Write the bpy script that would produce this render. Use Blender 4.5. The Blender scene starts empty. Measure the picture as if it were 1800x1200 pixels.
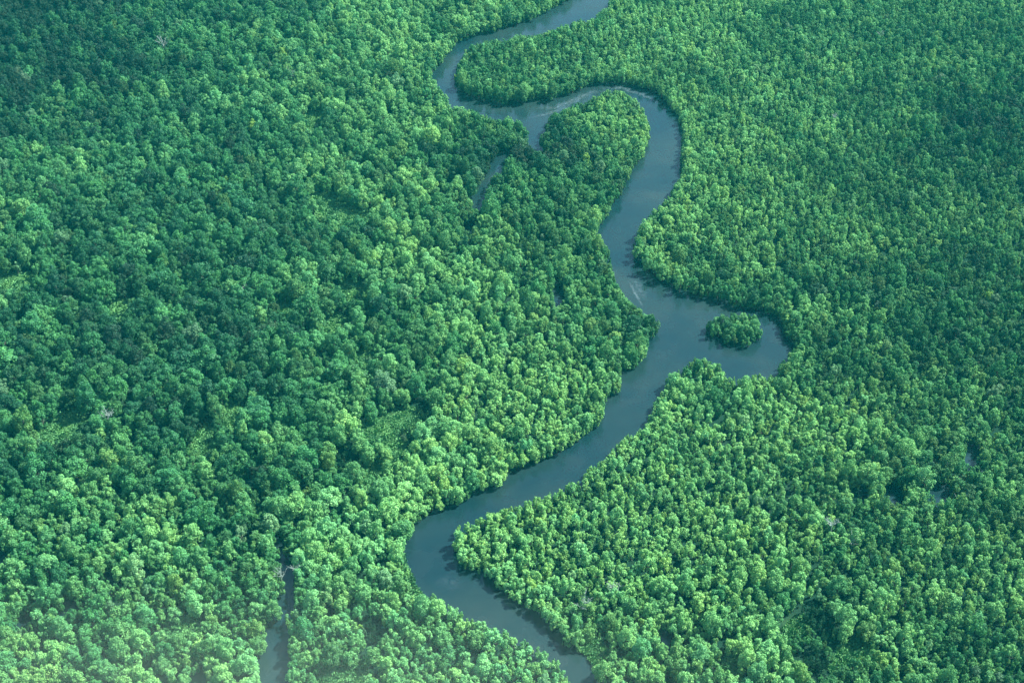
import bpy, math, random
import numpy as np

# ------------------------------------------------------------------ camera
PITCH = math.radians(38.0)
CH = 522.0
FPX = 2500.0                       # focal length in pixels of the 1800 px wide photograph
sc = bpy.context.scene
COL = sc.collection
cam_d = bpy.data.cameras.new('camera')
cam = bpy.data.objects.new('camera', cam_d)
COL.objects.link(cam)
cam.location = (0, 0, CH)
cam.rotation_euler = (math.pi/2 - PITCH, 0, 0)
cam_d.sensor_width = 36.0
cam_d.lens = 50.0
cam_d.clip_start = 1.0
cam_d.clip_end = 60000.0
sc.camera = cam

# ------------------------------------------------------------------ sky, sun, exposure
SUN_EL = math.radians(49.0)
SUN_AZ = math.radians(66.0)        # clockwise from +Y (the view direction) : sun stands to the right, beyond the scene
w = bpy.data.worlds.new('World'); sc.world = w; w.use_nodes = True
nt = w.node_tree; nt.nodes.clear()
sky = nt.nodes.new('ShaderNodeTexSky'); sky.sky_type = 'NISHITA'; sky.sun_disc = False
sky.sun_elevation = SUN_EL; sky.sun_rotation = SUN_AZ
sky.air_density = 1.0; sky.dust_density = 0.6; sky.ozone_density = 1.5
bg = nt.nodes.new('ShaderNodeBackground'); bg.inputs['Strength'].default_value = 0.09
wo = nt.nodes.new('ShaderNodeOutputWorld')
nt.links.new(sky.outputs[0], bg.inputs['Color']); nt.links.new(bg.outputs[0], wo.inputs['Surface'])
sun_d = bpy.data.lights.new('sun', 'SUN'); sun_d.energy = 4.8; sun_d.angle = math.radians(0.53)
sun_d.color = (1.0, 0.955, 0.88)
sun = bpy.data.objects.new('sun', sun_d); COL.objects.link(sun)
from mathutils import Vector
sdir = Vector((math.sin(SUN_AZ)*math.cos(SUN_EL), math.cos(SUN_AZ)*math.cos(SUN_EL), math.sin(SUN_EL)))
sun.rotation_euler = sdir.to_track_quat('Z', 'Y').to_euler()
sun.location = (0, 400, 1500)
sc.view_settings.view_transform = 'Standard'
sc.view_settings.look = 'None'
sc.view_settings.exposure = 2.02
sc.view_settings.gamma = 1.0
sc.view_settings.use_curve_mapping = False
cy = sc.cycles
cy.max_bounces = 5; cy.diffuse_bounces = 3; cy.glossy_bounces = 2; cy.transmission_bounces = 3
cy.transparent_max_bounces = 8; cy.volume_bounces = 1
cy.caustics_reflective = False; cy.caustics_refractive = False

HAZE_DENSITY = 0.000038
HAZE_COLOR = (0.02, 0.66, 0.68)

# ------------------------------------------------------------------ helpers
rng = np.random.default_rng(11)
R_ = random.Random(5)

def unproject(px, py, z=0.0):
    px = np.asarray(px, float); py = np.asarray(py, float)
    a = (px-900)/FPX; b = (600-py)/FPX
    cp, sp = math.cos(PITCH), math.sin(PITCH)
    dx = a; dy = cp + b*sp; dz = -sp + b*cp
    t = (z-CH)/dz
    return dx*t, dy*t

def project(x, y, z):
    cp, sp = math.cos(PITCH), math.sin(PITCH)
    dz = z-CH
    depth = y*cp - dz*sp
    up = y*sp + dz*cp
    return 900+FPX*x/depth, 600-FPX*up/depth, depth

def raster(polys, mask, x0, y0, step, val=True):
    """even-odd fill of polygons (list of pixel points) into a boolean mask"""
    H, W = mask.shape
    for poly in polys:
        P = np.array(poly, float)
        ymin = int(max(0, (P[:, 1].min()-y0)/step)); ymax = int(min(H-1, (P[:, 1].max()-y0)/step+1))
        for r in range(ymin, ymax+1):
            yy = y0+(r+0.5)*step
            xs = []
            for i in range(len(P)):
                (xa, ya), (xb, yb) = P[i], P[(i+1) % len(P)]
                if (ya <= yy) != (yb <= yy):
                    xs.append(xa+(yy-ya)*(xb-xa)/(yb-ya))
            xs.sort()
            for a, b in zip(xs[::2], xs[1::2]):
                ca = max(0, int(math.ceil((a-x0)/step-0.5))); cb = min(W, int(math.floor((b-x0)/step-0.5))+1)
                if cb > ca: mask[r, ca:cb] = val

def smooth_noise(seed, scale):
    g = np.random.default_rng(seed)
    n = 10
    ang = g.uniform(0, 2*math.pi, n); ph = g.uniform(0, 2*math.pi, n)
    fr = g.uniform(0.6, 1.9, n)*2*math.pi/scale
    def f(x, y):
        s = 0
        for a, p, k in zip(ang, ph, fr):
            s = s+np.sin((x*math.cos(a)+y*math.sin(a))*k+p)
        return s/math.sqrt(n/2)          # about unit variance
    return f

# ------------------------------------------------------------------ plan of the river, the creeks and the clearings
RIVER = [[(1060,-60),(1030,-22),(995,0),(962,20),(930,35),(900,44),(853,58),(813,68),(792,87),(778,107),(759,128),(769,147),(786,167),
 (790,187),(813,188),(847,200),(867,210),(900,208),(925,220),(930,247),(928,255),(940,264),(953,273),(956,263),(944,243),(957,230),(962,207),(983,197),
 (1010,183),(1033,177),(1060,163),(1087,158),(1113,170),(1133,193),(1142,220),(1142,250),(1130,277),(1113,300),(1100,327),(1080,353),
 (1070,377),(1055,400),(1053,410),(1067,433),(1080,477),(1087,503),(1107,530),(1133,543),(1163,570),(1157,587),(1142,600),(1140,620),
 (1117,647),(1093,650),(1095,677),(1090,690),(1068,697),(1063,720),(1060,743),(1033,762),(1010,780),(977,798),(933,813),(893,837),
 (883,850),(853,860),(820,878),(787,890),(760,900),(737,917),(717,947),(714,967),(723,987),(733,1013),(750,1037),(767,1042),(783,1057),
 (813,1073),(840,1090),(865,1098),(890,1104),(917,1120),(943,1137),(967,1153),(993,1177),(1007,1200),(1022,1240),(1045,1300),(1080,1400),(1100,1560),
 (1190,1560),(1160,1400),(1120,1300),(1085,1240),(1057,1200),(1043,1170),(1027,1153),(1010,1140),(987,1133),(983,1120),(960,1097),(937,1073),(910,1062),
 (883,1040),(863,1020),(833,1003),(807,1000),(800,980),(792,963),(797,947),(800,927),(830,913),(860,900),(890,892),(920,882),(947,872),
 (977,863),(983,850),(1023,843),(1030,823),(1057,807),(1073,790),(1100,763),(1130,753),(1140,727),(1150,707),(1163,687),(1167,660),
 (1197,647),(1220,630),(1240,630),(1267,643),(1275,660),(1293,663),(1313,660),(1333,655),(1347,662),(1367,653),(1368,637),(1383,630),
 (1385,615),(1400,607),(1387,600),(1377,580),(1373,567),(1360,552),(1347,548),(1333,543),(1303,540),(1283,532),(1250,523),(1233,523),
 (1220,515),(1197,510),(1173,497),(1150,483),(1133,470),(1117,453),(1110,430),(1120,407),(1127,397),(1147,370),(1173,347),(1182,330),
 (1196,310),(1193,280),(1198,247),(1197,227),(1190,203),(1170,177),(1147,160),(1120,150),(1090,145),(1060,144),(1037,150),(1010,160),
 (990,167),(953,173),(913,177),(873,180),(850,175),(827,167),(807,157),(797,140),(800,120),(813,100),(827,80),(853,72),(887,72),(900,65),
 (953,60),(967,52),(1000,42),(1020,35),(1037,35),(1050,23),(1068,13),(1068,2),(1095,-25),(1140,-60)]]
ISLAND = [(1240,570),(1249,565),(1264,555),(1286,553),(1306,551),(1328,557),(1333,568),(1343,583),(1337,594),(1322,597),(1318,605),
 (1293,607),(1271,599),(1260,590),(1249,588),(1242,579)]
CREEKS = [
 [(897,262),(886,285),(879,303),(861,303),(863,290),(877,271),(892,263)],
 [(857,304),(861,312),(850,341),(844,338),(846,322)],
 [(831,341),(850,341),(849,352),(844,366),(836,359),(829,348)],
 [(816,397),(832,393),(834,397),(820,406)],
 [(978,490),(988,510),(990,523),(983,528),(978,540),(975,513)],
 [(470,1098),(500,1095),(505,1115),(502,1140),(505,1165),(507,1175),(504,1200),(506,1300),(462,1300),(469,1200),(466,1190),(448,1176),(467,1148),(472,1138),(469,1118)],
 [(491,1060),(500,1040),(512,1038),(514,1060),(510,1078),(494,1078)],
 [(495,975),(505,985),(511,1005),(512,1025),(502,1035),(500,1010),(494,985)],
 [(486,930),(493,935),(497,965),(489,958)],
 [(1557,853),(1583,860),(1590,873),(1585,882),(1572,882),(1562,868)],
 [(1633,860),(1667,855),(1662,872),(1653,880),(1645,873)],
 [(1705,778),(1716,782),(1716,807),(1708,815),(1699,813),(1701,798)],
 [(1513,861),(1525,866),(1518,878)],
 [(-40,955),(-5,963),(13,977),(5,986),(-40,980)],
 [(184,1004),(198,1010),(202,1024),(190,1020)],
 [(116,1056),(130,1060),(128,1070),(118,1066)],
 [(30,1084),(50,1084),(46,1092),(32,1091)],
 [(340,1184),(352,1180),(362,1190),(350,1200),(338,1200)],
 [(1166,1108),(1174,1116),(1176,1130),(1168,1126)],
]
GAPS = [   # bare, shaded floor between tall trees
 [(1411,1064),(1430,1060),(1453,1082),(1464,1100),(1460,1128),(1449,1116),(1435,1098),(1416,1080)],
 [(1411,1156),(1436,1148),(1450,1165),(1444,1178),(1420,1166)],
 [(634,1098),(650,1090),(664,1110),(668,1124),(652,1128),(640,1112)],
 [(596,798),(612,792),(618,806),(602,818)],
 [(722,716),(745,712),(754,728),(738,738)],
 [(704,752),(722,748),(726,768),(712,778),(704,768)],
 [(560,620),(575,618),(578,630),(566,634)],
 [(1500,862),(1512,860),(1516,872),(1504,874)],
]
CLEAR = [
 [(640,747),(660,740),(687,733),(705,723),(727,721),(737,732),(728,746),(704,752),(704,770),(713,782),(710,800),(693,793),(680,773),(664,765),(640,762)],
 [(73,760),(100,740),(133,723),(147,727),(133,747),(123,763),(90,777)],
 [(333,783),(347,767),(363,750),(370,753),(373,777),(360,787)],
 [(603,500),(620,493),(633,503),(633,520),(613,523)],
 [(553,342),(585,345),(602,360),(640,374),(602,386),(568,372)],
 [(-20,490),(50,484),(50,492),(10,502),(-20,504)],
 [(566,1184),(612,1178),(625,1165),(640,1170),(632,1188),(625,1225),(570,1230)],
 [(1481,1137),(1505,1125),(1517,1128),(1512,1143),(1490,1155),(1467,1170),(1460,1173),(1475,1155)],
 [(1380,1106),(1403,1086),(1413,1087),(1390,1112)],
 [(1030,1132),(1050,1127),(1063,1143),(1043,1163),(1027,1153)],
 [(716,975),(724,987),(737,1010),(752,1037),(738,1034),(722,1005)],
 [(493,537),(520,530),(518,541),(498,545)],
 [(400,720),(415,714),(413,735),(402,740)],
 [(574,562),(600,556),(606,566),(584,576)],
 [(196,533),(222,530),(216,550),(200,552)],
 [(634,618),(652,616),(650,628),(638,630)],
 [(540,200),(562,198),(560,212),(546,216)],
 [(646,824),(664,820),(668,830),(650,836)],
 [(296,1098),(340,1090),(344,1098),(306,1106)],
 [(1276,1160),(1292,1156),(1294,1172),(1280,1176)],
]
MX0, MY0, MST = -700, -500, 1.5
MW, MH = int((2500-MX0)/MST), int((1800-MY0)/MST)
m_river = np.zeros((MH, MW), bool)
raster(RIVER, m_river, MX0, MY0, MST)
ISLAND = [(1292+(a-1292)*1.06, 579+(b-579)*1.08) for a, b in ISLAND]
raster([ISLAND], m_river, MX0, MY0, MST, False)
m_creek = np.zeros((MH, MW), bool); raster(CREEKS, m_creek, MX0, MY0, MST)
m_clear = np.zeros((MH, MW), bool); raster(CLEAR, m_clear, MX0, MY0, MST)
m_gap = np.zeros((MH, MW), bool); raster(GAPS, m_gap, MX0, MY0, MST)
m_water = m_river | m_creek


def look(mask, px, py):
    c = ((np.asarray(px)-MX0)/MST).astype(int); r = ((np.asarray(py)-MY0)/MST).astype(int)
    ok = (c >= 0) & (c < MW) & (r >= 0) & (r < MH)
    return np.where(ok, mask[np.clip(r, 0, MH-1), np.clip(c, 0, MW-1)], False)

def dil(m, n):
    m = m.copy()
    for _ in range(n):
        a = m.copy(); a[1:] |= m[:-1]; a[:-1] |= m[1:]; a[:, 1:] |= m[:, :-1]; a[:, :-1] |= m[:, 1:]; m = a
    return m
m_creek = dil(m_creek, 1); m_water = m_river | m_creek; m_gap = dil(m_gap, 3)
m_near = dil(m_water, 16)
m_open = m_water | dil(m_clear, 3) | m_gap
m_open2 = m_water | m_clear
m_clearg = dil(m_clear, 6)

def wet(x, y):
    """river bed on the ground: what the photo shows as water and the strip hidden behind the near bank's crowns"""
    out = np.zeros(np.shape(x), bool)
    for s in (0.0, 2.0, 4.0, 6.0):
        px, py, d = project(x, y+s, 0.0)
        out |= look(m_water, px, py)
    return out

# ------------------------------------------------------------------ materials
def new_mat(name):
    m = bpy.data.materials.new(name); m.use_nodes = True
    m.node_tree.nodes.clear()
    return m, m.node_tree.nodes, m.node_tree.links

def leaf_material():
    m, N, L = new_mat('mangrove_leaves')
    out = N.new('ShaderNodeOutputMaterial')
    at = N.new('ShaderNodeAttribute'); at.attribute_type = 'INSTANCER'; at.attribute_name = 'tint'
    lv = N.new('ShaderNodeAttribute'); lv.attribute_type = 'GEOMETRY'; lv.attribute_name = 'leafvar'
    hsv = N.new('ShaderNodeHueSaturation'); hsv.inputs['Saturation'].default_value = 1.0
    mh = N.new('ShaderNodeMapRange'); mh.inputs['To Min'].default_value = 0.525; mh.inputs['To Max'].default_value = 0.47
    mv = N.new('ShaderNodeMapRange'); mv.inputs['To Min'].default_value = 0.70; mv.inputs['To Max'].default_value = 1.38
    L.new(lv.outputs['Fac'], mh.inputs['Value']); L.new(lv.outputs['Fac'], mv.inputs['Value'])
    L.new(mh.outputs[0], hsv.inputs['Hue']); L.new(mv.outputs[0], hsv.inputs['Value'])
    L.new(at.outputs['Color'], hsv.inputs['Color'])
    p = N.new('ShaderNodeBsdfPrincipled')
    p.inputs['Roughness'].default_value = 0.62; p.inputs['Specular IOR Level'].default_value = 0.25
    tr = N.new('ShaderNodeBsdfTranslucent')
    mix = N.new('ShaderNodeMixShader'); mix.inputs[0].default_value = 0.27
    L.new(hsv.outputs[0], p.inputs['Base Color']); L.new(hsv.outputs[0], tr.inputs['Color'])
    L.new(p.outputs[0], mix.inputs[1]); L.new(tr.outputs[0], mix.inputs[2]); L.new(mix.outputs[0], out.inputs['Surface'])
    return m

def bark_material(name, c1, c2):
    m, N, L = new_mat(name)
    out = N.new('ShaderNodeOutputMaterial'); p = N.new('ShaderNodeBsdfPrincipled'); p.inputs['Roughness'].default_value = 0.9
    tx = N.new('ShaderNodeTexNoise'); tx.inputs['Scale'].default_value = 3.0; tx.inputs['Detail'].default_value = 4.0
    tc = N.new('ShaderNodeTexCoord'); L.new(tc.outputs['Object'], tx.inputs['Vector'])
    r = N.new('ShaderNodeValToRGB'); r.color_ramp.elements[0].color = (*c1, 1); r.color_ramp.elements[1].color = (*c2, 1)
    r.color_ramp.elements[0].position = 0.35; r.color_ramp.elements[1].position = 0.65
    L.new(tx.outputs['Fac'], r.inputs['Fac']); L.new(r.outputs[0], p.inputs['Base Color']); L.new(p.outputs[0], out.inputs['Surface'])
    return m

def ground_material():
    m, N, L = new_mat('swamp_floor')
    out = N.new('ShaderNodeOutputMaterial'); p = N.new('ShaderNodeBsdfPrincipled'); p.inputs['Roughness'].default_value = 0.95; p.inputs['Specular IOR Level'].default_value = 0.05
    tc = N.new('ShaderNodeTexCoord')
    a = N.new('ShaderNodeTexNoise'); a.inputs['Scale'].default_value = 0.06; a.inputs['Detail'].default_value = 8
    b = N.new('ShaderNodeTexNoise'); b.inputs['Scale'].default_value = 0.9; b.inputs['Detail'].default_value = 6
    L.new(tc.outputs['Object'], a.inputs['Vector']); L.new(tc.outputs['Object'], b.inputs['Vector'])
    r1 = N.new('ShaderNodeValToRGB'); e = r1.color_ramp.elements
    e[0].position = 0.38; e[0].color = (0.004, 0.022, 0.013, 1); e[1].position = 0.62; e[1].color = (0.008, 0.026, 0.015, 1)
    L.new(a.outputs['Fac'], r1.inputs['Fac'])
    r2 = N.new('ShaderNodeValToRGB'); e = r2.color_ramp.elements
    e[0].position = 0.35; e[0].color = (0.020, 0.080, 0.025, 1); e[1].position = 0.7; e[1].color = (0.060, 0.130, 0.034, 1)
    L.new(b.outputs['Fac'], r2.inputs['Fac'])
    at = N.new('ShaderNodeAttribute'); at.attribute_name = 'meadow'
    mx = N.new('ShaderNodeMix'); mx.data_type = 'RGBA'
    L.new(at.outputs['Fac'], mx.inputs[0]); L.new(r1.outputs[0], mx.inputs[6]); L.new(r2.outputs[0], mx.inputs[7])
    L.new(mx.outputs[2], p.inputs['Base Color'])
    bp = N.new('ShaderNodeBump'); bp.inputs['Strength'].default_value = 0.6; bp.inputs['Distance'].default_value = 0.5
    L.new(b.outputs['Fac'], bp.inputs['Height']); L.new(bp.outputs[0], p.inputs['Normal'])
    L.new(p.outputs[0], out.inputs['Surface'])
    return m

def water_material():
    m, N, L = new_mat('river_water')
    out = N.new('ShaderNodeOutputMaterial'); p = N.new('ShaderNodeBsdfPrincipled')
    p.inputs['Roughness'].default_value = 0.12; p.inputs['IOR'].default_value = 1.33; p.inputs['Specular IOR Level'].default_value = 0.6
    tc = N.new('ShaderNodeTexCoord')
    a = N.new('ShaderNodeTexNoise'); a.inputs['Scale'].default_value = 0.016; a.inputs['Detail'].default_value = 5; a.inputs['Distortion'].default_value = 0.6
    L.new(tc.outputs['Object'], a.inputs['Vector'])
    r = N.new('ShaderNodeValToRGB'); e = r.color_ramp.elements
    e[0].position = 0.36; e[0].color = (0.003, 0.015, 0.019, 1); e[1].position = 0.66; e[1].color = (0.010, 0.023, 0.022, 1)
    L.new(a.outputs['Fac'], r.inputs['Fac']); L.new(r.outputs[0], p.inputs['Base Color'])
    b = N.new('ShaderNodeTexNoise'); b.inputs['Scale'].default_value = 0.9; b.inputs['Detail'].default_value = 4
    c = N.new('ShaderNodeTexNoise'); c.inputs['Scale'].default_value = 0.05; c.inputs['Detail'].default_value = 3
    L.new(tc.outputs['Object'], b.inputs['Vector']); L.new(tc.outputs['Object'], c.inputs['Vector'])
    mr = N.new('ShaderNodeMapRange'); mr.inputs['From Min'].default_value = 0.35; mr.inputs['From Max'].default_value = 0.7
    mr.inputs['To Min'].default_value = 0.08; mr.inputs['To Max'].default_value = 0.55
    rr = N.new('ShaderNodeMapRange'); rr.inputs['From Min'].default_value = 0.35; rr.inputs['From Max'].default_value = 0.65
    rr.inputs['To Min'].default_value = 0.06; rr.inputs['To Max'].default_value = 0.32
    L.new(c.outputs['Fac'], rr.inputs['Value']); L.new(rr.outputs[0], p.inputs['Roughness'])
    L.new(c.outputs['Fac'], mr.inputs['Value'])
    bp = N.new('ShaderNodeBump'); bp.inputs['Distance'].default_value = 0.12
    L.new(mr.outputs[0], bp.inputs['Strength']); L.new(b.outputs['Fac'], bp.inputs['Height']); L.new(bp.outputs[0], p.inputs['Normal'])
    L.new(p.outputs[0], out.inputs['Surface'])
    return m

def foam_material():
    m, N, L = new_mat('foam')
    out = N.new('ShaderNodeOutputMaterial'); p = N.new('ShaderNodeBsdfPrincipled'); p.inputs['Roughness'].default_value = 0.8
    p.inputs['Base Color'].default_value = (0.30, 0.42, 0.46, 1)
    t = N.new('ShaderNodeBsdfTransparent'); mix = N.new('ShaderNodeMixShader')
    at = N.new('ShaderNodeAttribute'); at.attribute_name = 'cover'
    tc = N.new('ShaderNodeTexCoord'); n = N.new('ShaderNodeTexNoise'); n.inputs['Scale'].default_value = 0.5; n.inputs['Detail'].default_value = 6
    L.new(tc.outputs['Object'], n.inputs['Vector'])
    mr = N.new('ShaderNodeMapRange'); mr.inputs['From Min'].default_value = 0.35; mr.inputs['From Max'].default_value = 0.65
    L.new(n.outputs['Fac'], mr.inputs['Value'])
    mu = N.new('ShaderNodeMath'); mu.operation = 'MULTIPLY'
    L.new(mr.outputs[0], mu.inputs[0]); L.new(at.outputs['Fac'], mu.inputs[1])
    L.new(mu.outputs[0], mix.inputs[0]); L.new(t.outputs[0], mix.inputs[1]); L.new(p.outputs[0], mix.inputs[2]); L.new(mix.outputs[0], out.inputs['Surface'])
    return m

def grass_material():
    m, N, L = new_mat('marsh_grass')
    out = N.new('ShaderNodeOutputMaterial'); p = N.new('ShaderNodeBsdfPrincipled'); p.inputs['Roughness'].default_value = 0.8
    lv = N.new('ShaderNodeAttribute'); lv.attribute_name = 'leafvar'
    r = N.new('ShaderNodeValToRGB'); e = r.color_ramp.elements
    e[0].position = 0.0; e[0].color = (0.046, 0.180, 0.056, 1); e[1].position = 1.0; e[1].color = (0.095, 0.265, 0.070, 1)
    L.new(lv.outputs['Fac'], r.inputs['Fac']); L.new(r.outputs[0], p.inputs['Base Color']); L.new(p.outputs[0], out.inputs['Surface'])
    return m

M_LEAF = leaf_material()
M_BARK = bark_material('mangrove_bark', (0.020, 0.028, 0.020), (0.055, 0.060, 0.045))
M_DEAD = bark_material('bleached_wood', (0.12, 0.17, 0.14), (0.24, 0.31, 0.27))
M_GROUND = ground_material(); M_WATER = water_material(); M_FOAM = foam_material(); M_GRASS = grass_material()

# ------------------------------------------------------------------ mesh building
def mesh_from(name, V, F, mats, fmat=None, attr=None):
    me = bpy.data.meshes.new(name)
    me.from_pydata([tuple(v) for v in V] if not isinstance(V, np.ndarray) else V.tolist(), [], [tuple(f) for f in F] if not isinstance(F, np.ndarray) else F.tolist())
    for m in mats: me.materials.append(m)
    if fmat is not None: me.polygons.foreach_set('material_index', np.asarray(fmat, dtype=np.int32))
    if attr:
        for k, v in attr.items():
            a = me.attributes.new(k, 'FLOAT', 'POINT'); a.data.foreach_set('value', np.asarray(v, dtype=np.float32))
    me.update()
    return me

def tube(V, F, pts, rads, n=6):
    """append a tapered tube through pts"""
    base = len(V)
    for i, (p, r) in enumerate(zip(pts, rads)):
        d = Vector(pts[min(i+1, len(pts)-1)])-Vector(pts[max(i-1, 0)])
        d.normalize()
        a = d.orthogonal().normalized(); b = d.cross(a)
        for k in range(n):
            t = 2*math.pi*k/n
            V.append(tuple(Vector(p)+a*(r*math.cos(t))+b*(r*math.sin(t))))
    for i in range(len(pts)-1):
        for k in range(n):
            F.append((base+i*n+k, base+i*n+(k+1) % n, base+(i+1)*n+(k+1) % n, base+(i+1)*n+k))
    F.append(tuple(base+(len(pts)-1)*n+k for k in range(n)))

def crown_arrays(seed, R, H, z0, nl, leaf, lump=(0.30, 0.46), n_leaf=1500, flat=1.0, openness=0.0):
    """crown: lumps of foliage spread over a domed envelope; every lump carries leaf sprays on its outside"""
    g = np.random.default_rng(seed)
    ch = H-z0
    el = 1+0.16*g.standard_normal()
    C = []; S = []
    C.append((0, 0, z0+ch*0.55)); S.append(R*0.62)
    tries = 0
    while len(C) < nl and tries < 4000:
        tries += 1
        az = g.uniform(0, 2*math.pi); u = g.uniform(0, 1)
        phi = math.acos(1-u*1.25)            # 0 at the top
        rr = g.uniform(*lump)*R
        k = 1+0.13*g.standard_normal()
        rad = max(0.1, (R-rr*0.9)*k)
        x = math.sin(phi)*math.cos(az)*rad*el; y = math.sin(phi)*math.sin(az)*rad/el
        z = z0+ch*0.40+math.cos(phi)*(ch*0.60-rr*0.8)*flat*k
        z = max(z, z0+rr*0.6)
        if all((x-c[0])**2+(y-c[1])**2+(z-c[2])**2 > (0.55*(rr+s))**2 for c, s in zip(C[1:], S[1:])):
            C.append((x, y, z)); S.append(rr)
    # skirt lumps hanging low
    for q in range(int(nl*0.45)):
        az = g.uniform(0, 2*math.pi); rr = g.uniform(*lump)*R*0.95; rad = (R-rr)*g.uniform(0.75, 1.02)
        C.append((math.cos(az)*rad*el, math.sin(az)*rad/el, z0+rr*0.7+g.uniform(0, 0.3)*ch)); S.append(rr)
    C = np.array(C); S = np.array(S)
    prob = S**2; prob[0] *= 0.35; prob /= prob.sum()
    li = g.choice(len(C), n_leaf, p=prob)
    d = g.standard_normal((n_leaf, 3)); d /= np.linalg.norm(d, axis=1)[:, None]
    out = C[li]-np.array([0, 0, z0+ch*0.35]); out /= (np.linalg.norm(out, axis=1)[:, None]+1e-6)
    d = d+out*0.45+np.array([0, 0, 0.2]); d /= np.linalg.norm(d, axis=1)[:, None]
    rr = S[li]*(0.80+0.26*g.random(n_leaf)+0.10*(g.random(n_leaf) < 0.12))
    P = C[li]+d*rr[:, None]
    P[:, 2] = np.maximum(P[:, 2], 0.35)
    nrm = d+0.62*g.standard_normal((n_leaf, 3)); nrm /= np.linalg.norm(nrm, axis=1)[:, None]
    ref = g.standard_normal((n_leaf, 3))
    t1 = np.cross(nrm, ref); t1 /= (np.linalg.norm(t1, axis=1)[:, None]+1e-9); t2 = np.cross(nrm, t1)
    sz = leaf*g.uniform(0.55, 1.25, n_leaf)
    nv = 5
    ang = np.sort(g.uniform(0, 2*math.pi/nv*0.9, (n_leaf, nv))+np.arange(nv)*2*math.pi/nv, axis=1)
    rad = sz[:, None]*g.uniform(0.45, 1.15, (n_leaf, nv))
    V = P[:, None, :]+t1[:, None, :]*(np.cos(ang)*rad)[:, :, None]+t2[:, None, :]*(np.sin(ang)*rad*0.8)[:, :, None]+nrm[:, None, :]*(g.uniform(-0.22, 0.22, (n_leaf, nv))*sz[:, None])[:, :, None]
    V = V.reshape(-1, 3); F = np.arange(n_leaf*nv).reshape(n_leaf, nv)
    lumpv = g.random(len(C))
    lv = np.clip(0.5+0.22*g.standard_normal(n_leaf)+0.30*(lumpv[li]-0.5), 0, 1)
    return V, F, np.repeat(lv, nv), C, S

def make_tree(seed, R, H, z0, nl, leaf, n_leaf, **kw):
    V, F, lv, C, S = crown_arrays(seed, R, H, z0, nl, leaf, n_leaf=n_leaf, **kw)
    g = random.Random(seed*7+1)
    TV, TF = [], []
    tr = 0.035*H
    bx, by = g.uniform(-.3, .3), g.uniform(-.3, .3)
    top = (bx*2, by*2, z0+(H-z0)*0.55)
    tube(TV, TF, [(0, 0, -0.6), (bx*.3, by*.3, H*.12), (bx, by, H*.3), top], [tr*1.35, tr, tr*.8, tr*.35], 7)
    for k in range(min(6, len(C)-1)):           # limbs into the lumps
        c = C[1+k]; s = (bx*.9, by*.9, H*g.uniform(.22, .38))
        mid = ((s[0]+c[0])/2, (s[1]+c[1])/2, (s[2]+c[2])/2-0.3)
        tube(TV, TF, [s, mid, tuple(c)], [tr*.5, tr*.33, tr*.12], 5)
    for k in range(5):                          # stilt roots
        a = g.uniform(0, 6.28); L_ = g.uniform(.5, 1.1)*tr*5
        tube(TV, TF, [(0, 0, H*.12), (math.cos(a)*L_*.6, math.sin(a)*L_*.6, H*.09), (math.cos(a)*L_, math.sin(a)*L_, -.6)], [tr*.35, tr*.3, tr*.2], 4)
    crown = mesh_from('crown', V, F, [M_LEAF], attr={'leafvar': lv})
    trunk = mesh_from('trunk', TV, TF, [M_BARK])
    n0 = len(V)
    allV = np.vstack([V, np.array(TV)]); allF = F.tolist()+[tuple(i+n0 for i in f) for f in TF]
    both = mesh_from('tree', allV, allF, [M_LEAF, M_BARK], [0]*len(F)+[1]*len(TF), {'leafvar': np.concatenate([lv, np.full(len(TV), .5)])})
    return crown, trunk, both

VARS = []      # (crown, trunk, both, R, H)
NB, NM, NS = 9, 8, 8
for i in range(NB):
    R = 4.7; H = 12.5+R_.uniform(-1, 1.2)
    VARS.append((*make_tree(100+i, R, H, 1.6, 20+i % 5, 0.40, 3600, lump=(0.22, 0.38)), R, H))
for i in range(NM):
    R = 3.3; H = 9.5+R_.uniform(-.8, 1)
    VARS.append((*make_tree(200+i, R, H, 1.1, 15+i % 4, 0.36, 2000, lump=(0.22, 0.38)), R, H))
for i in range(NS):
    R = 2.2; H = 7.2+R_.uniform(-.6, .8)
    VARS.append((*make_tree(300+i, R, H, 0.8, 9+i % 4, 0.30, 1050, lump=(0.25, 0.42)), R, H))

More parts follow.
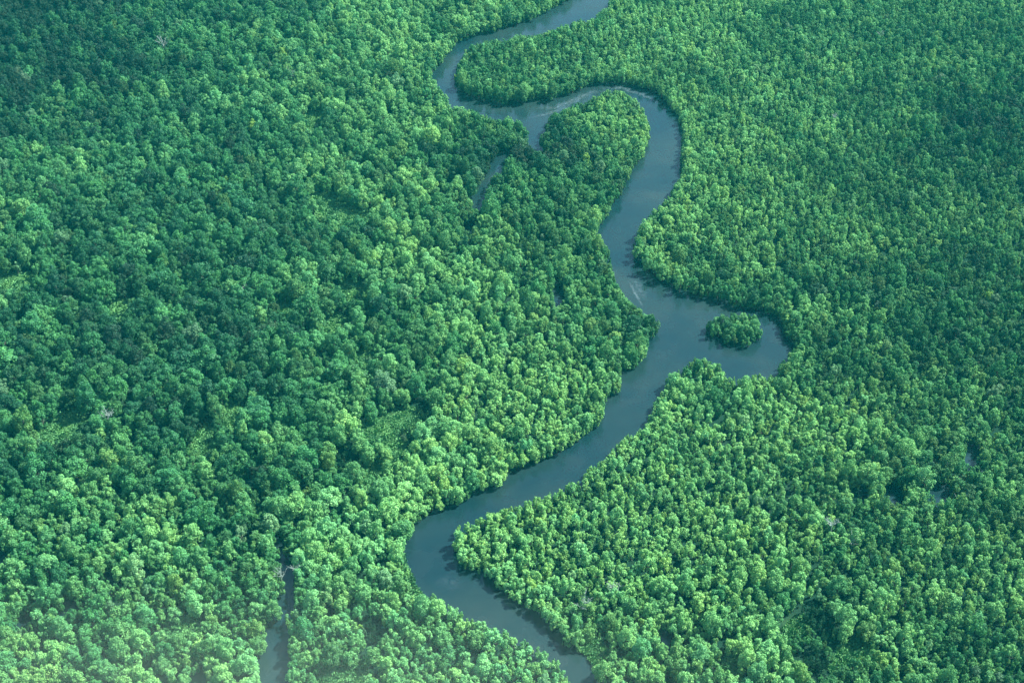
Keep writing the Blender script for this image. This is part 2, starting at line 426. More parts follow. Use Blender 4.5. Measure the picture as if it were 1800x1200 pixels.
# ------------------------------------------------------------------ vegetation map: stands of different trees, uneven light and shade put into leaf colour
# pixel x, y of the stand's middle, crown radius (m), leaf colour class 0 dark .. 1 light, yellow share, blue share
ST = np.array([
 (20, 40, 3.2, -.2, .0, .3), (80, 150, 3.2, -.1, .0, .3), (110, 120, 3.2, .08, .0, .3), (300, 60, 3.6, .28, .0, .3), (500, 60, 3.8, .40, .0, .2), (700, 60, 3.4, .68, .1, .1), (620, 150, 3.4, .60, .1, .1),  # top-left corner stands: leaf colour darkened to stand in for shade
 (100, 220, 3.3, .30, .1, .3), (300, 220, 3.9, .30, .0, .3), (480, 240, 4.0, .34, .0, .3), (680, 220, 3.5, .62, .1, .1), (60, 330, 4.2, .42, .1, .2),
 (200, 380, 4.4, .30, .0, .3), (400, 400, 4.5, .24, .0, .3), (560, 420, 4.4, .38, .1, .2), (700, 340, 4.0, .58, .2, .1), (700, 440, 3.6, .62, .2, .1),
 (100, 540, 4.3, .24, .0, .2), (300, 560, 4.9, .20, .0, .2), (480, 620, 5.0, .22, .0, .2), (620, 600, 4.3, .46, .2, .1), (740, 560, 4.0, .48, .1, .1),
 (100, 680, 4.8, .20, .0, .2), (300, 700, 5.1, .20, .0, .2), (500, 740, 5.1, .24, .0, .2), (620, 700, 4.8, .34, .1, .2), (100, 830, 4.3, .34, .1, .1),
 (330, 840, 4.4, .30, .0, .1), (520, 860, 4.4, .42, .1, .1), (700, 860, 3.6, .88, .2, .1), (640, 960, 3.6, .80, .1, .3), (780, 800, 3.3, .88, .2, .1),
 (160, 940, 3.7, .66, .3, .1), (330, 960, 4.1, .52, .1, .1), (60, 1060, 4.3, .50, .0, .3), (250, 1060, 4.1, .60, .1, .2), (420, 1080, 4.0, .62, .1, .2),
 (80, 1180, 4.0, .82, .2, .0), (300, 1180, 3.9, .78, .2, .1), (560, 1060, 3.7, .74, .2, .2), (640, 1140, 4.0, .78, .2, .2), (760, 1120, 3.4, .80, .2, .2),  # bottom-left stands: leaf colour paled to carry the milky haze
 (900, 1170, 3.2, .82, .1, .3), (880, 350, 3.7, .28, .0, .1), (930, 330, 3.6, .22, .0, .1), (900, 440, 3.1, .66, .3, .0), (1000, 430, 3.4, .42, .2, .0),
 (1040, 460, 3.6, .34, .1, .0), (860, 560, 3.4, .66, .1, .1), (960, 620, 3.2, .76, .1, .1), (1000, 700, 2.9, .74, .3, .0), (900, 720, 3.0, .76, .3, .0),
 (1110, 590, 4.2, .42, .1, .1), (1060, 320, 3.6, .26, .0, .0), (1070, 250, 2.7, .88, .4, .0), (1100, 215, 2.7, .80, .4, .0), (1085, 290, 2.7, .80, .4, .0), (1292, 578, 2.9, .08, .0, .0), (985, 240, 3.3, .12, .0, .0), (1000, 290, 3.4, .02, .0, .0), (945, 290, 3.4, .05, .0, .0), (1050, 190, 2.9, .50, .1, .0),
 (880, 130, 2.8, .52, .2, .1), (1000, 110, 2.9, .48, .2, .1), (1100, 60, 2.6, .66, .1, .1), (1250, 60, 2.5, .64, .1, .1), (1400, 80, 2.8, .42, .0, .2),
 (1560, 60, 3.1, .34, .0, .2), (1720, 60, 2.9, .34, .1, .1), (1250, 200, 2.4, .62, .2, .1), (1400, 220, 2.4, .52, .2, .1), (1560, 220, 2.6, .36, .1, .1),
 (1740, 240, 3.0, .0, .0, .1), (1600, 300, 2.8, .12, .0, .0), (1240, 340, 2.7, .62, .2, .0), (1400, 340, 2.4, .50, .2, .0), (1560, 340, 2.6, .38, .2, .0), (1740, 360, 2.5, .36, .3, .0),
 (1180, 430, 2.8, .66, .3, .0), (1300, 440, 2.3, .58, .3, .0), (1500, 470, 2.4, .44, .3, .0), (1700, 480, 2.5, .34, .3, .0), (1560, 540, 3.4, .05, .1, .0), (1640, 560, 3.3, .05, .0, .0), (1480, 525, 3.0, .12, .0, .0),
 (1720, 590, 3.1, .14, .2, .0), (1400, 560, 2.9, .46, .2, .0), (1385, 590, 3.4, .25, .1, .0), (1480, 640, 2.9, .48, .3, .0), (1240, 690, 3.2, .66, .1, .1),
 (1400, 720, 2.5, .62, .3, .0), (1600, 730, 3.0, .46, .3, .0), (1750, 740, 3.0, .34, .2, .0), (1640, 840, 4.2, .28, .1, .0), (1740, 900, 2.6, .40, .3, .0),
 (1200, 800, 2.4, .66, .2, .1), (1380, 830, 2.6, .60, .3, .0), (1520, 860, 3.4, .46, .3, .0), (960, 930, 2.6, .92, .5, .1), (1100, 880, 2.4, .76, .3, .1),
 (860, 940, 2.7, .96, .6, .1), (1040, 1000, 2.6, .80, .3, .1), (1200, 960, 2.6, .68, .3, .0), (1350, 960, 3.0, .56, .3, .0), (1500, 980, 2.9, .48, .3, .0),
 (1700, 1000, 2.5, .38, .2, .0), (1000, 1080, 2.9, .86, .3, .1), (1150, 1080, 2.9, .74, .3, .1), (1300, 1100, 3.3, .62, .1, .1), (1440, 1120, 4.0, .40, .0, .0),
 (1600, 1120, 3.0, .48, .2, .0), (1740, 1130, 2.6, .40, .1, .0), (1200, 1180, 3.4, .72, .2, .1), (1560, 1180, 3.4, .46, .1, .0),
], float)
ST[:, 2] *= np.where((ST[:, 0] > 820) & (ST[:, 2] < 3.3), 0.79, 1.0)
nl_ = (ST[:, 1] > 900) & (ST[:, 0] < 800); ST[nl_, 2] *= 0.86; ST[nl_, 3] -= 0.07
sx, sy = unproject(ST[:, 0], ST[:, 1])
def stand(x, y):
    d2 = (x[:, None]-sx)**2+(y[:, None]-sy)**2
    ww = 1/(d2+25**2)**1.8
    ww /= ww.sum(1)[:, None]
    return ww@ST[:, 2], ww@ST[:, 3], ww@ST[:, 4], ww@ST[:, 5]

nD = smooth_noise(31, 45)
gapn = smooth_noise(21, 17)
nA, nB_, nC = smooth_noise(3, 70), smooth_noise(4, 28), smooth_noise(9, 160)

# ------------------------------------------------------------------ where every tree stands
def candidates(n):
    py = rng.uniform(0, 1, n); y = 340+py*1000         # 340 .. 1340 m ahead
    half = (y*0.79+CH*0.62)*0.36+130
    x = rng.uniform(-1, 1, n)*half.max()
    ok = np.abs(x) < half
    return x[ok], y[ok]

def crown_hits(mask, x, y, R, H, k=0.86, lo=0.0):
    hit = np.zeros(len(x), bool)
    zc = H*0.56
    cx, cyy, d = project(x, y, zc)
    s = FPX/d
    ex = R*s*k; ey = s*np.sqrt((R*math.sin(PITCH+.05))**2+(0.44*H*math.cos(PITCH))**2)*k
    for rr in (0.0, 0.55, 1.0):
        for a in np.arange(0, 2*math.pi, math.pi/7):
            hit |= look(mask, cx+ex*rr*math.cos(a), cyy+ey*rr*math.sin(a))
    return hit

cell = 3.0
grid = {}
TX, TY, TR, TH = [], [], [], []
def throw(n, fac, spacing, k=0.86, edge=False, blocked=None, only_gaps=False):
    if blocked is None: blocked = m_open
    x, y = candidates(n)
    if edge:
        a, b, _ = project(x, y, 0.0); q = look(m_near, a, b); x, y = x[q], y[q]
    r0, lt, yl, bl = stand(x, y)
    r = r0*fac*np.clip(np.exp(0.23*rng.standard_normal(len(x))), 0.6, 1.55)
    # height by crown radius (m)
    h = 2.45*r+2.9
    h = np.minimum(h, 16.5)*(1+0.11*rng.standard_normal(len(x)))+0.7*nB_(x, y)*np.minimum(r/3, 1)
    h = np.maximum(h, 1.9)
    bad = crown_hits(blocked, x, y, r, h, k)
    px, py_, _ = project(x, y, 0)
    bad |= look(m_clear, px, py_)
    if only_gaps: bad |= ~look(m_gap, px, py_-14)
    else: bad |= (gapn(x, y) > 2.0-0.35*(lt < .4)) & ~look(m_near, px, py_)
    idx = np.nonzero(~bad)[0]
    for i in idx:
        xi, yi, ri = float(x[i]), float(y[i]), float(r[i])
        cx, cy_ = int(xi//cell), int(yi//cell)
        K = 3
        ok = True
        for a in range(cx-K, cx+K+1):
            for b in range(cy_-K, cy_+K+1):
                for (qx, qy, qr) in grid.get((a, b), ()):
                    m = spacing*(ri+qr)
                    if (qx-xi)**2+(qy-yi)**2 < m*m: ok = False; break
                if not ok: break
            if not ok: break
        if ok:
            grid.setdefault((cx, cy_), []).append((xi, yi, ri))
            TX.append(xi); TY.append(yi); TR.append(ri); TH.append(float(h[i]))
throw(130000, 1.08, 0.75)
throw(260000, 0.9, 0.62, 0.84, True)
throw(90000, 0.62, 0.69)
throw(260000, 0.45, 0.62, 0.78, True)
throw(70000, 0.40, 0.66)
throw(400000, 0.28, 0.55, 0.9, False, m_open2, True)
n1 = len(TX)
TX, TY, TR, TH = map(np.array, (TX, TY, TR, TH))
print('trees', len(TX), 'first pass', n1)

# leaf colour of each tree, with the light and shade painted by stand
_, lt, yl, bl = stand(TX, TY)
px_, py_, _ = project(TX, TY, 5.0)
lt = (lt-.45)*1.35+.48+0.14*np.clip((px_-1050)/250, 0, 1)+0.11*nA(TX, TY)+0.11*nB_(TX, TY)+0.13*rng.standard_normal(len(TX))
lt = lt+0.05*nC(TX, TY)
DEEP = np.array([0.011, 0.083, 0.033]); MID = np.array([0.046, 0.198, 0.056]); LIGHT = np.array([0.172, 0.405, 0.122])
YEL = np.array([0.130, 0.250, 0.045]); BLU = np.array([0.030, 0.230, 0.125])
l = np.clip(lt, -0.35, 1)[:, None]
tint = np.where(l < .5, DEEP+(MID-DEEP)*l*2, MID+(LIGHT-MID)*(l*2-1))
tint = np.maximum(tint, np.array([0.008, 0.045, 0.022]))
ya = np.clip(yl+0.16*nD(TX, TY)+0.28*rng.standard_normal(len(TX)), 0, 1)[:, None]
lum = (tint.sum(1)/MID.sum())[:, None]
tint = tint*(1-0.6*ya)+YEL*(0.62*lum)*0.6*ya
ba = np.clip(bl+0.15*rng.standard_normal(len(TX)), 0, .8)[:, None]
tint = tint*(1-0.6*ba)+BLU*(0.80*lum)*0.6*ba
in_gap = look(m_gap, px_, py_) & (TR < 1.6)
tint[in_gap] = DEEP*0.8  # low shrubs in the gaps tinted dark, shade put into their leaves
pale = rng.random(len(TX)) < 0.012
tint[pale] = tint[pale]*0.6+np.array([0.12, 0.22, 0.12])*0.5
gold = rng.random(len(TX)) < 0.0008
tint[gold] = np.array([0.13, 0.29, 0.05])
rotz = rng.uniform(0, 2*math.pi, len(TX))
vid = np.where(TR > 3.9, rng.integers(0, NB, len(TX)), np.where(TR > 2.75, NB+rng.integers(0, NM, len(TX)), NB+NM+rng.integers(0, NS, len(TX))))
VR = np.array([v[3] for v in VARS]); VH = np.array([v[4] for v in VARS])
sxy = TR/VR[vid]; sz = TH/VH[vid]

# ------------------------------------------------------------------ which trees show largest: those become objects of their own
IW, IH = 1200, 800
KPX = IW/1800
cx, cyy, dep = project(TX, TY, TH*0.56)
s_ = FPX/dep
ex = TR*s_*KPX*0.95; ey = s_*np.sqrt((TR*math.sin(PITCH))**2+(0.42*TH*math.cos(PITCH))**2)*KPX*0.95
order = np.argsort(-dep)
idb = np.full((IH, IW), -1, int)
for i in order:
    u, v_ = cx[i]*KPX, cyy[i]*KPX
    a, b = ex[i], ey[i]
    x0, x1 = int(max(0, u-a)), int(min(IW, u+a+1)); y0, y1 = int(max(0, v_-b)), int(min(IH, v_+b+1))
    if x1 <= x0 or y1 <= y0: continue
    yy, xx = np.mgrid[y0:y1, x0:x1]
    mk = ((xx+.5-u)/a)**2+((yy+.5-v_)/b)**2 < 1
    idb[y0:y1, x0:x1][mk] = i
vis = np.bincount(idb[idb >= 0].ravel(), minlength=len(TX))
frac = vis/(math.pi*ex*ey)
score = vis*(frac > 0.35)
chosen = np.argsort(-score)[:300]
is_own = np.zeros(len(TX), bool); is_own[chosen] = True

# ------------------------------------------------------------------ the ground, one sheet with the river bed let into it
def axis(a, b, step, far):
    inner = np.arange(a, b+.1, step)
    lo = a-np.geomspace(20, far, 14)[::-1]; hi = b+np.geomspace(20, far, 14)
    return np.concatenate([lo, inner, hi])
gx = axis(-620, 620, 3.0, 4200); gy = axis(330, 1400, 3.0, 3600)
GX, GY = np.meshgrid(gx, gy)
wm = wet(GX, GY).astype(float)
def blur(a, n):
    for _ in range(n):
        a = (a+np.roll(a, 1, 0)+np.roll(a, -1, 0)+np.roll(a, 1, 1)+np.roll(a, -1, 1))/5
    return a
wb = blur(wm, 1)
GZ = 0.55-2.6*wb+0.10*nB_(GX, GY)*(1-wb)
ppx, ppy, _ = project(GX, GY, 0.0)
md = blur(look(m_clear, ppx, ppy).astype(float), 2)
ny, nx = GX.shape
V = np.stack([GX.ravel(), GY.ravel(), GZ.ravel()], 1)
ii = np.arange(ny*nx).reshape(ny, nx)
F = np.stack([ii[:-1, :-1].ravel(), ii[:-1, 1:].ravel(), ii[1:, 1:].ravel(), ii[1:, :-1].ravel()], 1)
me = mesh_from('ground', V, F, [M_GROUND], attr={'meadow': md.ravel()})
me.polygons.foreach_set('use_smooth', [True]*len(me.polygons))
ground = bpy.data.objects.new('ground', me); COL.objects.link(ground); ground['kind'] = 'structure'
me = mesh_from('river', [(-4800, -3200, 0), (4800, -3200, 0), (4800, 4900, 0), (-4800, 4900, 0)], [(0, 1, 2, 3)], [M_WATER])
river = bpy.data.objects.new('river', me); COL.objects.link(river); river['kind'] = 'structure'

# ------------------------------------------------------------------ the wood: one mass of all the remaining trees
rest = np.nonzero(~is_own)[0]
pool = bpy.data.collections.new('crown_pool')            # never linked to the scene: only a source for the wood
for k, v in enumerate(VARS):
    o = bpy.data.objects.new('pool_%02d' % k, v[2]); pool.objects.link(o)
zz = np.full(len(rest), 0.1)
me = bpy.data.meshes.new('forest')
me.vertices.add(len(rest))
me.vertices.foreach_set('co', np.stack([TX[rest], TY[rest], zz], 1).astype(np.float32).ravel())
def add_attr(me, name, typ, key, arr):
    a = me.attributes.new(name, typ, 'POINT'); a.data.foreach_set(key, arr)
add_attr(me, 'vid', 'INT', 'value', vid[rest].astype(np.int32))
add_attr(me, 'rot', 'FLOAT_VECTOR', 'vector', np.stack([0.07*rng.standard_normal(len(rest)), 0.07*rng.standard_normal(len(rest)), rotz[rest]], 1).astype(np.float32).ravel())
add_attr(me, 'scl', 'FLOAT_VECTOR', 'vector', np.stack([sxy[rest], sxy[rest], sz[rest]], 1).astype(np.float32).ravel())
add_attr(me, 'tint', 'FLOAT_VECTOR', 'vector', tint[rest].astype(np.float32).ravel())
forest = bpy.data.objects.new('forest', me); COL.objects.link(forest)
forest['kind'] = 'stuff'; forest['label'] = 'dense mass of green mangrove trees covering the delta on both sides of the river'
forest['category'] = 'forest'
ng = bpy.data.node_groups.new('forest_nodes', 'GeometryNodeTree')
ng.interface.new_socket('Geometry', in_out='INPUT', socket_type='NodeSocketGeometry')
ng.interface.new_socket('Geometry', in_out='OUTPUT', socket_type='NodeSocketGeometry')
gi = ng.nodes.new('NodeGroupInput'); go = ng.nodes.new('NodeGroupOutput')
iop = ng.nodes.new('GeometryNodeInstanceOnPoints'); ci = ng.nodes.new('GeometryNodeCollectionInfo')
ci.inputs['Collection'].default_value = pool; ci.inputs['Separate Children'].default_value = True; ci.inputs['Reset Children'].default_value = True
iop.inputs['Pick Instance'].default_value = True
def nattr(name, typ):
    n = ng.nodes.new('GeometryNodeInputNamedAttribute'); n.data_type = typ; n.inputs['Name'].default_value = name
    return n.outputs['Attribute']
ng.links.new(gi.outputs[0], iop.inputs['Points']); ng.links.new(ci.outputs[0], iop.inputs['Instance'])
ng.links.new(nattr('vid', 'INT'), iop.inputs['Instance Index'])
er = ng.nodes.new('FunctionNodeEulerToRotation'); ng.links.new(nattr('rot', 'FLOAT_VECTOR'), er.inputs[0])
ng.links.new(er.outputs[0], iop.inputs['Rotation'])
ng.links.new(nattr('scl', 'FLOAT_VECTOR'), iop.inputs['Scale'])
ng.links.new(iop.outputs[0], go.inputs[0])
md_ = forest.modifiers.new('forest', 'NODES'); md_.node_group = ng

# ------------------------------------------------------------------ single trees
def put_tree(i, label, group):
    r = bpy.data.objects.new('mangrove_tree', None); COL.objects.link(r)
    r.empty_display_size = 0.5
    r.location = (TX[i], TY[i], 0.1)
    r.rotation_euler = (0.07*R_.gauss(0, 1), 0.07*R_.gauss(0, 1), rotz[i]); r.scale = (sxy[i], sxy[i], sz[i])
    r['label'] = label; r['category'] = 'tree'; r['group'] = group
    for nm, me in (('crown', VARS[vid[i]][0]), ('trunk', VARS[vid[i]][1])):
        o = bpy.data.objects.new(nm, me); COL.objects.link(o); o.parent = r
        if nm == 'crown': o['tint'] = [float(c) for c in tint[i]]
    return r
LANDMARKS = [
 (1292, 578, 'the oval islet'), (690, 755, 'the large grassy clearing'), (110, 748, 'the grassy glade near the left edge'), (353, 768, 'the small yellow-green glade'),
 (618, 506, 'the bright green glade'), (590, 362, 'the round glade of the upper left'), (480, 1150, 'the creek pool at the bottom edge'), (503, 1055, 'the middle of the narrow creek'),
 (503, 985, 'the upper end of the narrow creek'), (1432, 1088, 'the dark gap of the lower right'), (1495, 1148, 'the grassy strip of the lower right'),
 (1572, 868, 'the left of two muddy pools'), (1650, 868, 'the right of two muddy pools'), (1708, 798, 'the narrow upright pool'),
 (1161, 577, 'the pointed headland'), (1100, 660, 'the two round bank trees'), (945, 235, 'the mouth of the side creek'), (840, 350, 'the side creek shallows'),
 (983, 512, 'the hidden slit of water'), (1140, 240, 'the tip of the round peninsula'), (800, 120, 'the first bend at the top'), (720, 960, 'the outer bend of the river'),
 (798, 955, 'the inner tip of the lower bend'), (1385, 615, 'the right end of the bay'), (1220, 632, 'the rounded point below the islet'), (1113, 435, 'the inner bank at mid river'),
 (190, 738, 'the bare grey tree near the left glade'), (287, 82, 'the pale bare tree of the upper left'), (1462, 926, 'the bare grey tree of the lower right'),
 (1027, 1063, 'the bare tree by the lower river'), (600, 1185, 'the grassy patch at the bottom edge'), (0, 1198, 'the bottom left corner'), (200, 1015, 'the small puddle of the lower left'),
 (0, 900, 'the left edge three quarters down'), (0, 600, 'the left edge halfway down'), (300, 560, 'the dark stand in the left middle'), (505, 536, 'the little grass strip in the left middle'),
 (1798, 1198, 'the bottom right corner'), (320, 1102, 'the small glade of the lower left'), (407, 725, 'the narrow glade beside dark crowns'), (655, 826, 'the small glade above the bright bank'),
 (1396, 1096, 'the thin grassy strip left of the dark gap'), (0, 350, 'the left edge near the upper third'), (208, 541, 'the yellowish glade far left'), (1284, 1168, 'the tiny glade near the bottom'),
 (649, 1112, 'the dark hollow near the bottom'), (1007, 1196, 'the river mouth at the bottom edge'), (865, 1096, 'the left bank at the lowest reach'), (893, 840, 'the left bank of the slanting reach'),
 (1750, 1000, 'the fine-leaved stand of the lower right'), (1560, 560, 'the dark ridge of the right side'), (1050, 1145, 'the small bank lawn'), (380, 905, 'the dark stand of the lower left'), (560, 930, 'the trees east of the narrow creek'),
]
NUM = ['no', 'one', 'two', 'three', 'four', 'five', 'six', 'seven', 'eight', 'nine', 'ten', 'eleven', 'twelve', 'thirteen', 'fourteen', 'fifteen', 'sixteen']
def hue_word(c):
    r_, g_, b_ = c
    if r_/g_ > 0.62: return 'yellowish'
    if r_ > 0.13 and b_/g_ > 0.6: return 'greyish'
    if g_ < 0.115: return 'deep green'
    if g_ < 0.17: return 'mid-green'
    if b_/g_ > 0.46: return 'bluish-green'
    return 'pale green' if g_ > 0.26 else 'light green'
used_labels = set()
def describe(i):
    u, v_ = cx[i], cyy[i]
    lms = sorted(LANDMARKS, key=lambda q: (q[0]-u)**2+(q[1]-v_)**2)
    size = 'broad' if TR[i] > 4.7 else ('medium' if TR[i] > 3.7 else 'small')
    for step in (30.0, 20.0):
        for q in lms[:3]:
            a = int(round((u-q[0])/step)); b = int(round((v_-q[1])/step))
            if abs(a) > 16 or abs(b) > 16: continue
            unit = 'crowns' if step == 30.0 else 'half crowns'
            if step != 30.0:
                a = int(round((u-q[0])/15.0)); b = int(round((v_-q[1])/15.0))
                if abs(a) > 16 or abs(b) > 16: continue
            pa = '' if a == 0 else NUM[abs(a)]+(' left' if a < 0 else ' right')
            pb = '' if b == 0 else NUM[abs(b)]+(' up' if b < 0 else ' down')
            if pa and pb: pos = pa+', '+pb
            else: pos = pa or pb
            what = size+' '+hue_word(tint[i])+(' crown' if pos else ' tree')
            lab = what+(', '+unit+' counted '+pos+' from ' if pos else ' right at ')+q[2]
            if lab not in used_labels and len(lab.split()) <= 16:
                used_labels.add(lab); return lab
    for q in lms[3:9]:
        a = int(round((u-q[0])/30.0)); b = int(round((v_-q[1])/30.0))
        if abs(a) > 16 or abs(b) > 16 or not a or not b: continue
        pos = NUM[abs(a)]+(' left' if a < 0 else ' right')+', '+NUM[abs(b)]+(' up' if b < 0 else ' down')
        lab = size+' '+hue_word(tint[i])+' crown, crowns counted '+pos+' from '+q[2]
        if lab not in used_labels and len(lab.split()) <= 16:
            used_labels.add(lab); return lab
    for w_ in ('tree', 'crown', 'treetop', 'canopy'):
        lab = size+' '+hue_word(tint[i])+' '+w_+' near '+lms[0][2]
        if lab not in used_labels:
            used_labels.add(lab); return lab
    return lab
for i in chosen:
    put_tree(i, describe(i), 'green mangrove trees of the forest')

# ------------------------------------------------------------------ bare, bleached trees
def dead_parts(seed):
    g = random.Random(seed)
    V, F = [], []
    tube(V, F, [(0, 0, -.4), (.1, .1, 4), (.3, 0, 8)], [.32, .24, .14], 6)
    trunk = mesh_from('trunk', V, F, [M_DEAD])
    br = []
    for k in range(7):
        V, F = [], []
        a = k*2.4+g.uniform(-.4, .4); z = g.uniform(3.6, 7.8)
        L_ = g.uniform(2.2, 3.9)
        up = g.uniform(.5, 1.4)
        p0 = (.15, .05, z); p1 = (math.cos(a)*L_*.5, math.sin(a)*L_*.5, z+up*L_*.45); p2 = (math.cos(a)*L_, math.sin(a)*L_, z+up*L_)
        tube(V, F, [p0, p1, p2], [.13, .10, .05], 5)
        for t in range(9):
            f = g.uniform(.25, 1.0)
            q = [p0[j]+(p2[j]-p0[j])*f for j in range(3)]
            e = [q[0]+g.uniform(-1.3, 1.3), q[1]+g.uniform(-1.3, 1.3), q[2]+g.uniform(.2, 1.5)]
            tube(V, F, [q, e], [.06, .035], 4)
        br.append(mesh_from('branch', V, F, [M_DEAD]))
    return trunk, br
DEAD = [dead_parts(1), dead_parts(2)]
SPOTS = [
 (190, 738, 1.35, 'leafless grey tree with fine twigs, beside the grassy glade near the left edge'),
 (287, 82, 1.5, 'pale leafless tree among dark crowns in the upper left'),
 (1462, 926, 1.25, 'leafless grey tree above the dark gap in the lower right forest'),
 (1027, 1063, 1.2, 'tall thin bleached tree standing back from the right bank of the lower river'),
 (1076, 1036, 1.1, 'grey leafless tree higher up the slope from the lower river bank'),
 (494, 1010, 1.1, 'whitish leafless tree on the left bank of the narrow creek'),
 (520, 998, 0.9, 'whitish leafless tree on the right bank of the narrow creek'),
 (1500, 948, 0.9, 'small bleached tree right of the larger grey one in the lower right'),
 (1546, 62, 1.0, 'thin grey leafless tree near the top edge on the right'),
 (780, 843, 0.9, 'bare pale tree on the bright left bank above the river bend'),
 (427, 510, 1.0, 'small bleached tree in the dark stand of the left middle'),
 (512, 133, 1.1, 'grey leafless tree in the dark stand near the top'),
 (1467, 205, 0.9, 'pale leafless tree in the fine-leaved forest of the upper right'),
 (1690, 870, 0.8, 'thin bleached tree right of the muddy pools'),
]
for k, (px, py, sc_, lab) in enumerate(SPOTS):
    x, y = unproject(px, py, 8.0)
    r = bpy.data.objects.new('dead_tree', None); COL.objects.link(r)
    r.location = (float(x), float(y), 0.2); r.rotation_euler = (0, 0, k*1.7); r.scale = (sc_, sc_, sc_*1.1)
    r['label'] = lab; r['category'] = 'dead tree'; r['group'] = 'leafless bleached trees in the forest'
    t_, brs = DEAD[k % 2]
    o = bpy.data.objects.new('trunk', t_); COL.objects.link(o); o.parent = r
    for b in brs:
        o = bpy.data.objects.new('branch', b); COL.objects.link(o); o.parent = r

# ------------------------------------------------------------------ drifting foam on the river
def foam():
    V, F, cov = [], [], []
    lines = [([(927, 208), (960, 201), (993, 189), (1020, 172)],  2.6, .11), ([(935, 190), (975, 190), (1010, 176), (1040, 162), (1070, 160)], 4.2, .13),
             ([(1050, 156), (1093, 154), (1133, 168), (1167, 184)], 3.6, .15),
             ([(1104, 492), (1113, 508), (1122, 524), (1131, 541)], 1.3, .20), ([(1112, 488), (1122, 505), (1136, 530)], 4.0, .08),
             ([(762, 1018), (790, 1024), (812, 1032)], 6.5, .04), ([(1178, 600), (1186, 612), (1200, 616)], 1.2, .0), ([(1120, 640), (1135, 660)], .9, .0)]
    for pts, wd, st in lines:
        P = [unproject(a, b) for a, b in pts]
        Q = []
        for i in range(len(P)-1):
            for t in np.linspace(0, 1, 8, endpoint=(i == len(P)-2)):
                Q.append((P[i][0]*(1-t)+P[i+1][0]*t, P[i][1]*(1-t)+P[i+1][1]*t))
        n = len(Q); base = len(V)
        for i, (x, y) in enumerate(Q):
            a = Q[max(0, i-1)]; b = Q[min(n-1, i+1)]
            dx, dy = b[0]-a[0], b[1]-a[1]; l_ = math.hypot(dx, dy)
            e = math.sin(math.pi*i/(n-1))
            wob = wd*(.5+.5*e)*(1+.3*math.sin(i*1.3))
            for k, cc in ((-1, 0), (0, 1), (1, 0)):
                V.append((x-dy/l_*wob*k, y+dx/l_*wob*k, 0.01)); cov.append(cc*st*e)
        for i in range(n-1):
            for k in range(2):
                F.append((base+i*3+k, base+i*3+k+1, base+i*3+k+4, base+i*3+k+3))
    me = mesh_from('foam', V, F, [M_FOAM], attr={'cover': cov})
    o = bpy.data.objects.new('foam', me); COL.objects.link(o); o['kind'] = 'stuff'
    o['label'] = 'thin pale streaks of foam drifting on the river'; o['category'] = 'foam'
foam()

# ------------------------------------------------------------------ marsh grass in the clearings
def grass():
    g = np.random.default_rng(77)
    P = []
    for poly in CLEAR:
        A = np.array(poly, float)
        X, Y = unproject(A[:, 0], A[:, 1])
        n = int((X.max()-X.min()+8)*(Y.max()-Y.min()+14)*3.2)
        x = g.uniform(X.min()-4, X.max()+4, n); y = g.uniform(Y.min()-12, Y.max()+2, n)
        ok = np.zeros(n, bool)
        for s in (0, 3, 6, 9):
            a, b, _ = project(x, y+s, 0.6); ok |= look(m_clearg, a, b)
        ok &= ~wet(x, y)
        P.append(np.stack([x[ok], y[ok]], 1))
    P = np.vstack(P); n = len(P)
    k = 4
    V = []; lv = []
    base = np.repeat(P, k, 0); m = len(base)
    hh = np.repeat(g.uniform(.3, 1.0, n)*(1+.4*nB_(P[:, 0]*3, P[:, 1]*3)), k)
    hh = np.clip(hh, .2, 1.8)
    az = g.uniform(0, 2*math.pi, m); wd = g.uniform(.25, .6, m)
    b0 = base+g.uniform(-.4, .4, (m, 2))
    lean = g.uniform(-.6, .6, (m, 2))*hh[:, None]
    tv = np.stack([np.cos(az)*wd, np.sin(az)*wd], 1)
    z0 = np.full(m, .5)
    q = np.stack([np.concatenate([b0-tv*.6, z0[:, None]], 1), np.concatenate([b0+tv*.6, z0[:, None]], 1),
                  np.concatenate([b0+tv+lean, (z0+hh)[:, None]], 1), np.concatenate([b0-tv+lean, (z0+hh*.8)[:, None]], 1)], 1).reshape(-1, 3)
    patch = np.repeat(.45+.3*nB_(P[:, 0]*1.5, P[:, 1]*1.5)+.1*g.standard_normal(n), k)
    lvv = np.repeat(np.clip(patch+.15*g.standard_normal(m), 0, 1), 4)
    me = mesh_from('grass', q, np.arange(m*4).reshape(m, 4), [M_GRASS], attr={'leafvar': lvv})
    o = bpy.data.objects.new('grass', me); COL.objects.link(o)
    o['kind'] = 'stuff'; o['label'] = 'yellow-green marsh grass in the clearings between the trees'; o['category'] = 'grass'
    print('grass faces', m)
grass()

# ------------------------------------------------------------------ air
def haze():
    me = mesh_from('haze', [(x, y, z) for x in (-5200, 5200) for y in (-3700, 5300) for z in (-8.0, CH+8)],
                   [(0, 1, 3, 2), (4, 6, 7, 5), (0, 4, 5, 1), (2, 3, 7, 6), (0, 2, 6, 4), (1, 5, 7, 3)], [])
    m, N, L = new_mat('air')
    out = N.new('ShaderNodeOutputMaterial'); v = N.new('ShaderNodeVolumePrincipled')
    v.inputs['Color'].default_value = (*HAZE_COLOR, 1); v.inputs['Density'].default_value = HAZE_DENSITY
    v.inputs['Anisotropy'].default_value = 0.0
    L.new(v.outputs[0], out.inputs['Volume'])
    me.materials.append(m)
    o = bpy.data.objects.new('haze', me); COL.objects.link(o); o['kind'] = 'stuff'; o['label'] = 'thin blue haze in the air over the forest'; o['category'] = 'haze'
haze()

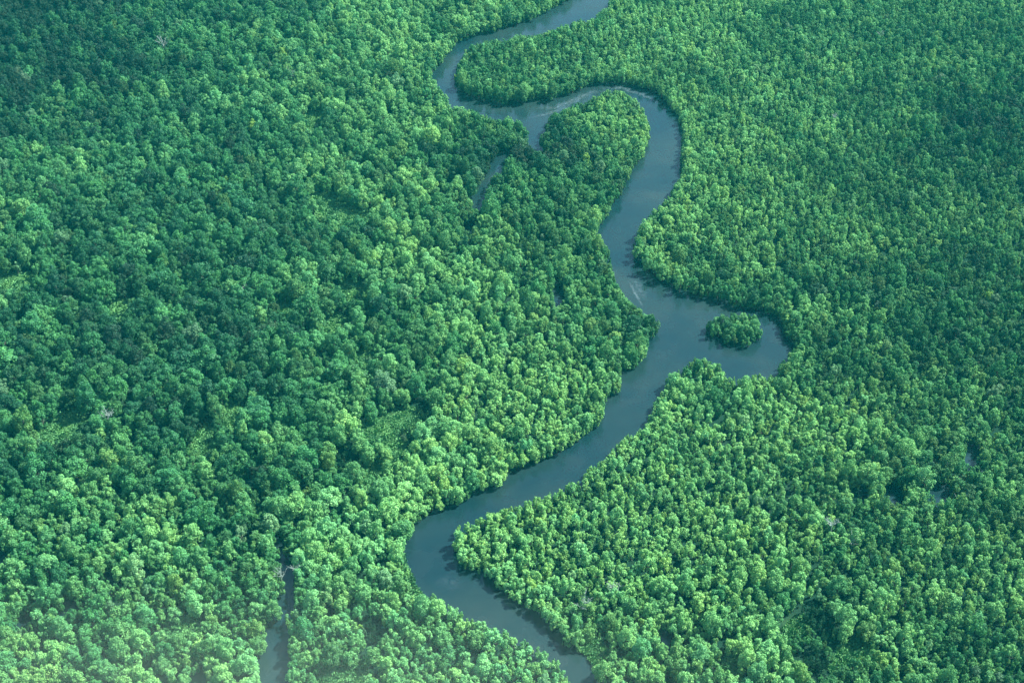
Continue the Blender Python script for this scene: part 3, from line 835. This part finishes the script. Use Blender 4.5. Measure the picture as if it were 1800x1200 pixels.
def veil():
    """a milky volume low over the nearest treetops, thinning out to nothing at its rim"""
    m, N, L = new_mat('veil')
    out = N.new('ShaderNodeOutputMaterial'); v = N.new('ShaderNodeVolumePrincipled')
    v.inputs['Color'].default_value = (0.62, 0.76, 0.60, 1)
    tc = N.new('ShaderNodeTexCoord')
    ma = N.new('ShaderNodeVectorMath'); ma.operation = 'MULTIPLY_ADD'; ma.inputs[1].default_value = (2, 2, 2); ma.inputs[2].default_value = (-1, -1, -1)
    le = N.new('ShaderNodeVectorMath'); le.operation = 'LENGTH'
    mr = N.new('ShaderNodeMapRange'); mr.interpolation_type = 'SMOOTHSTEP'
    mr.inputs['From Min'].default_value = 0.15; mr.inputs['From Max'].default_value = 0.98; mr.inputs['To Min'].default_value = 0.0013; mr.inputs['To Max'].default_value = 0.0
    L.new(tc.outputs['Generated'], ma.inputs[0]); L.new(ma.outputs['Vector'], le.inputs[0]); L.new(le.outputs['Value'], mr.inputs['Value'])
    L.new(mr.outputs[0], v.inputs['Density']); L.new(v.outputs[0], out.inputs['Volume'])
    V, F = [], []
    X, Y = unproject(330, 1345); X = float(X); Y = float(Y)
    ra, rb, rc = 350, 112, 60; n, m_ = 28, 14
    V.append((0, 0, rc))
    for j in range(1, m_):
        t = math.pi*j/m_
        for i in range(n):
            a = 2*math.pi*i/n
            V.append((ra*math.sin(t)*math.cos(a), rb*math.sin(t)*math.sin(a), rc*math.cos(t)))
    V.append((0, 0, -rc)); bot = len(V)-1
    for i in range(n):
        F.append((0, 1+i, 1+(i+1) % n))
        for j in range(m_-2):
            a0 = 1+j*n; a1 = a0+n
            F.append((a0+i, a1+i, a1+(i+1) % n, a0+(i+1) % n))
        F.append((bot, 1+(m_-2)*n+(i+1) % n, 1+(m_-2)*n+i))
    me = mesh_from('veil', V, F, [m])
    o = bpy.data.objects.new('veil', me); COL.objects.link(o); o['kind'] = 'stuff'; o.location = (X, Y, 10)
    o['label'] = 'thin milky layer low over the nearest treetops'; o['category'] = 'veil'
veil()
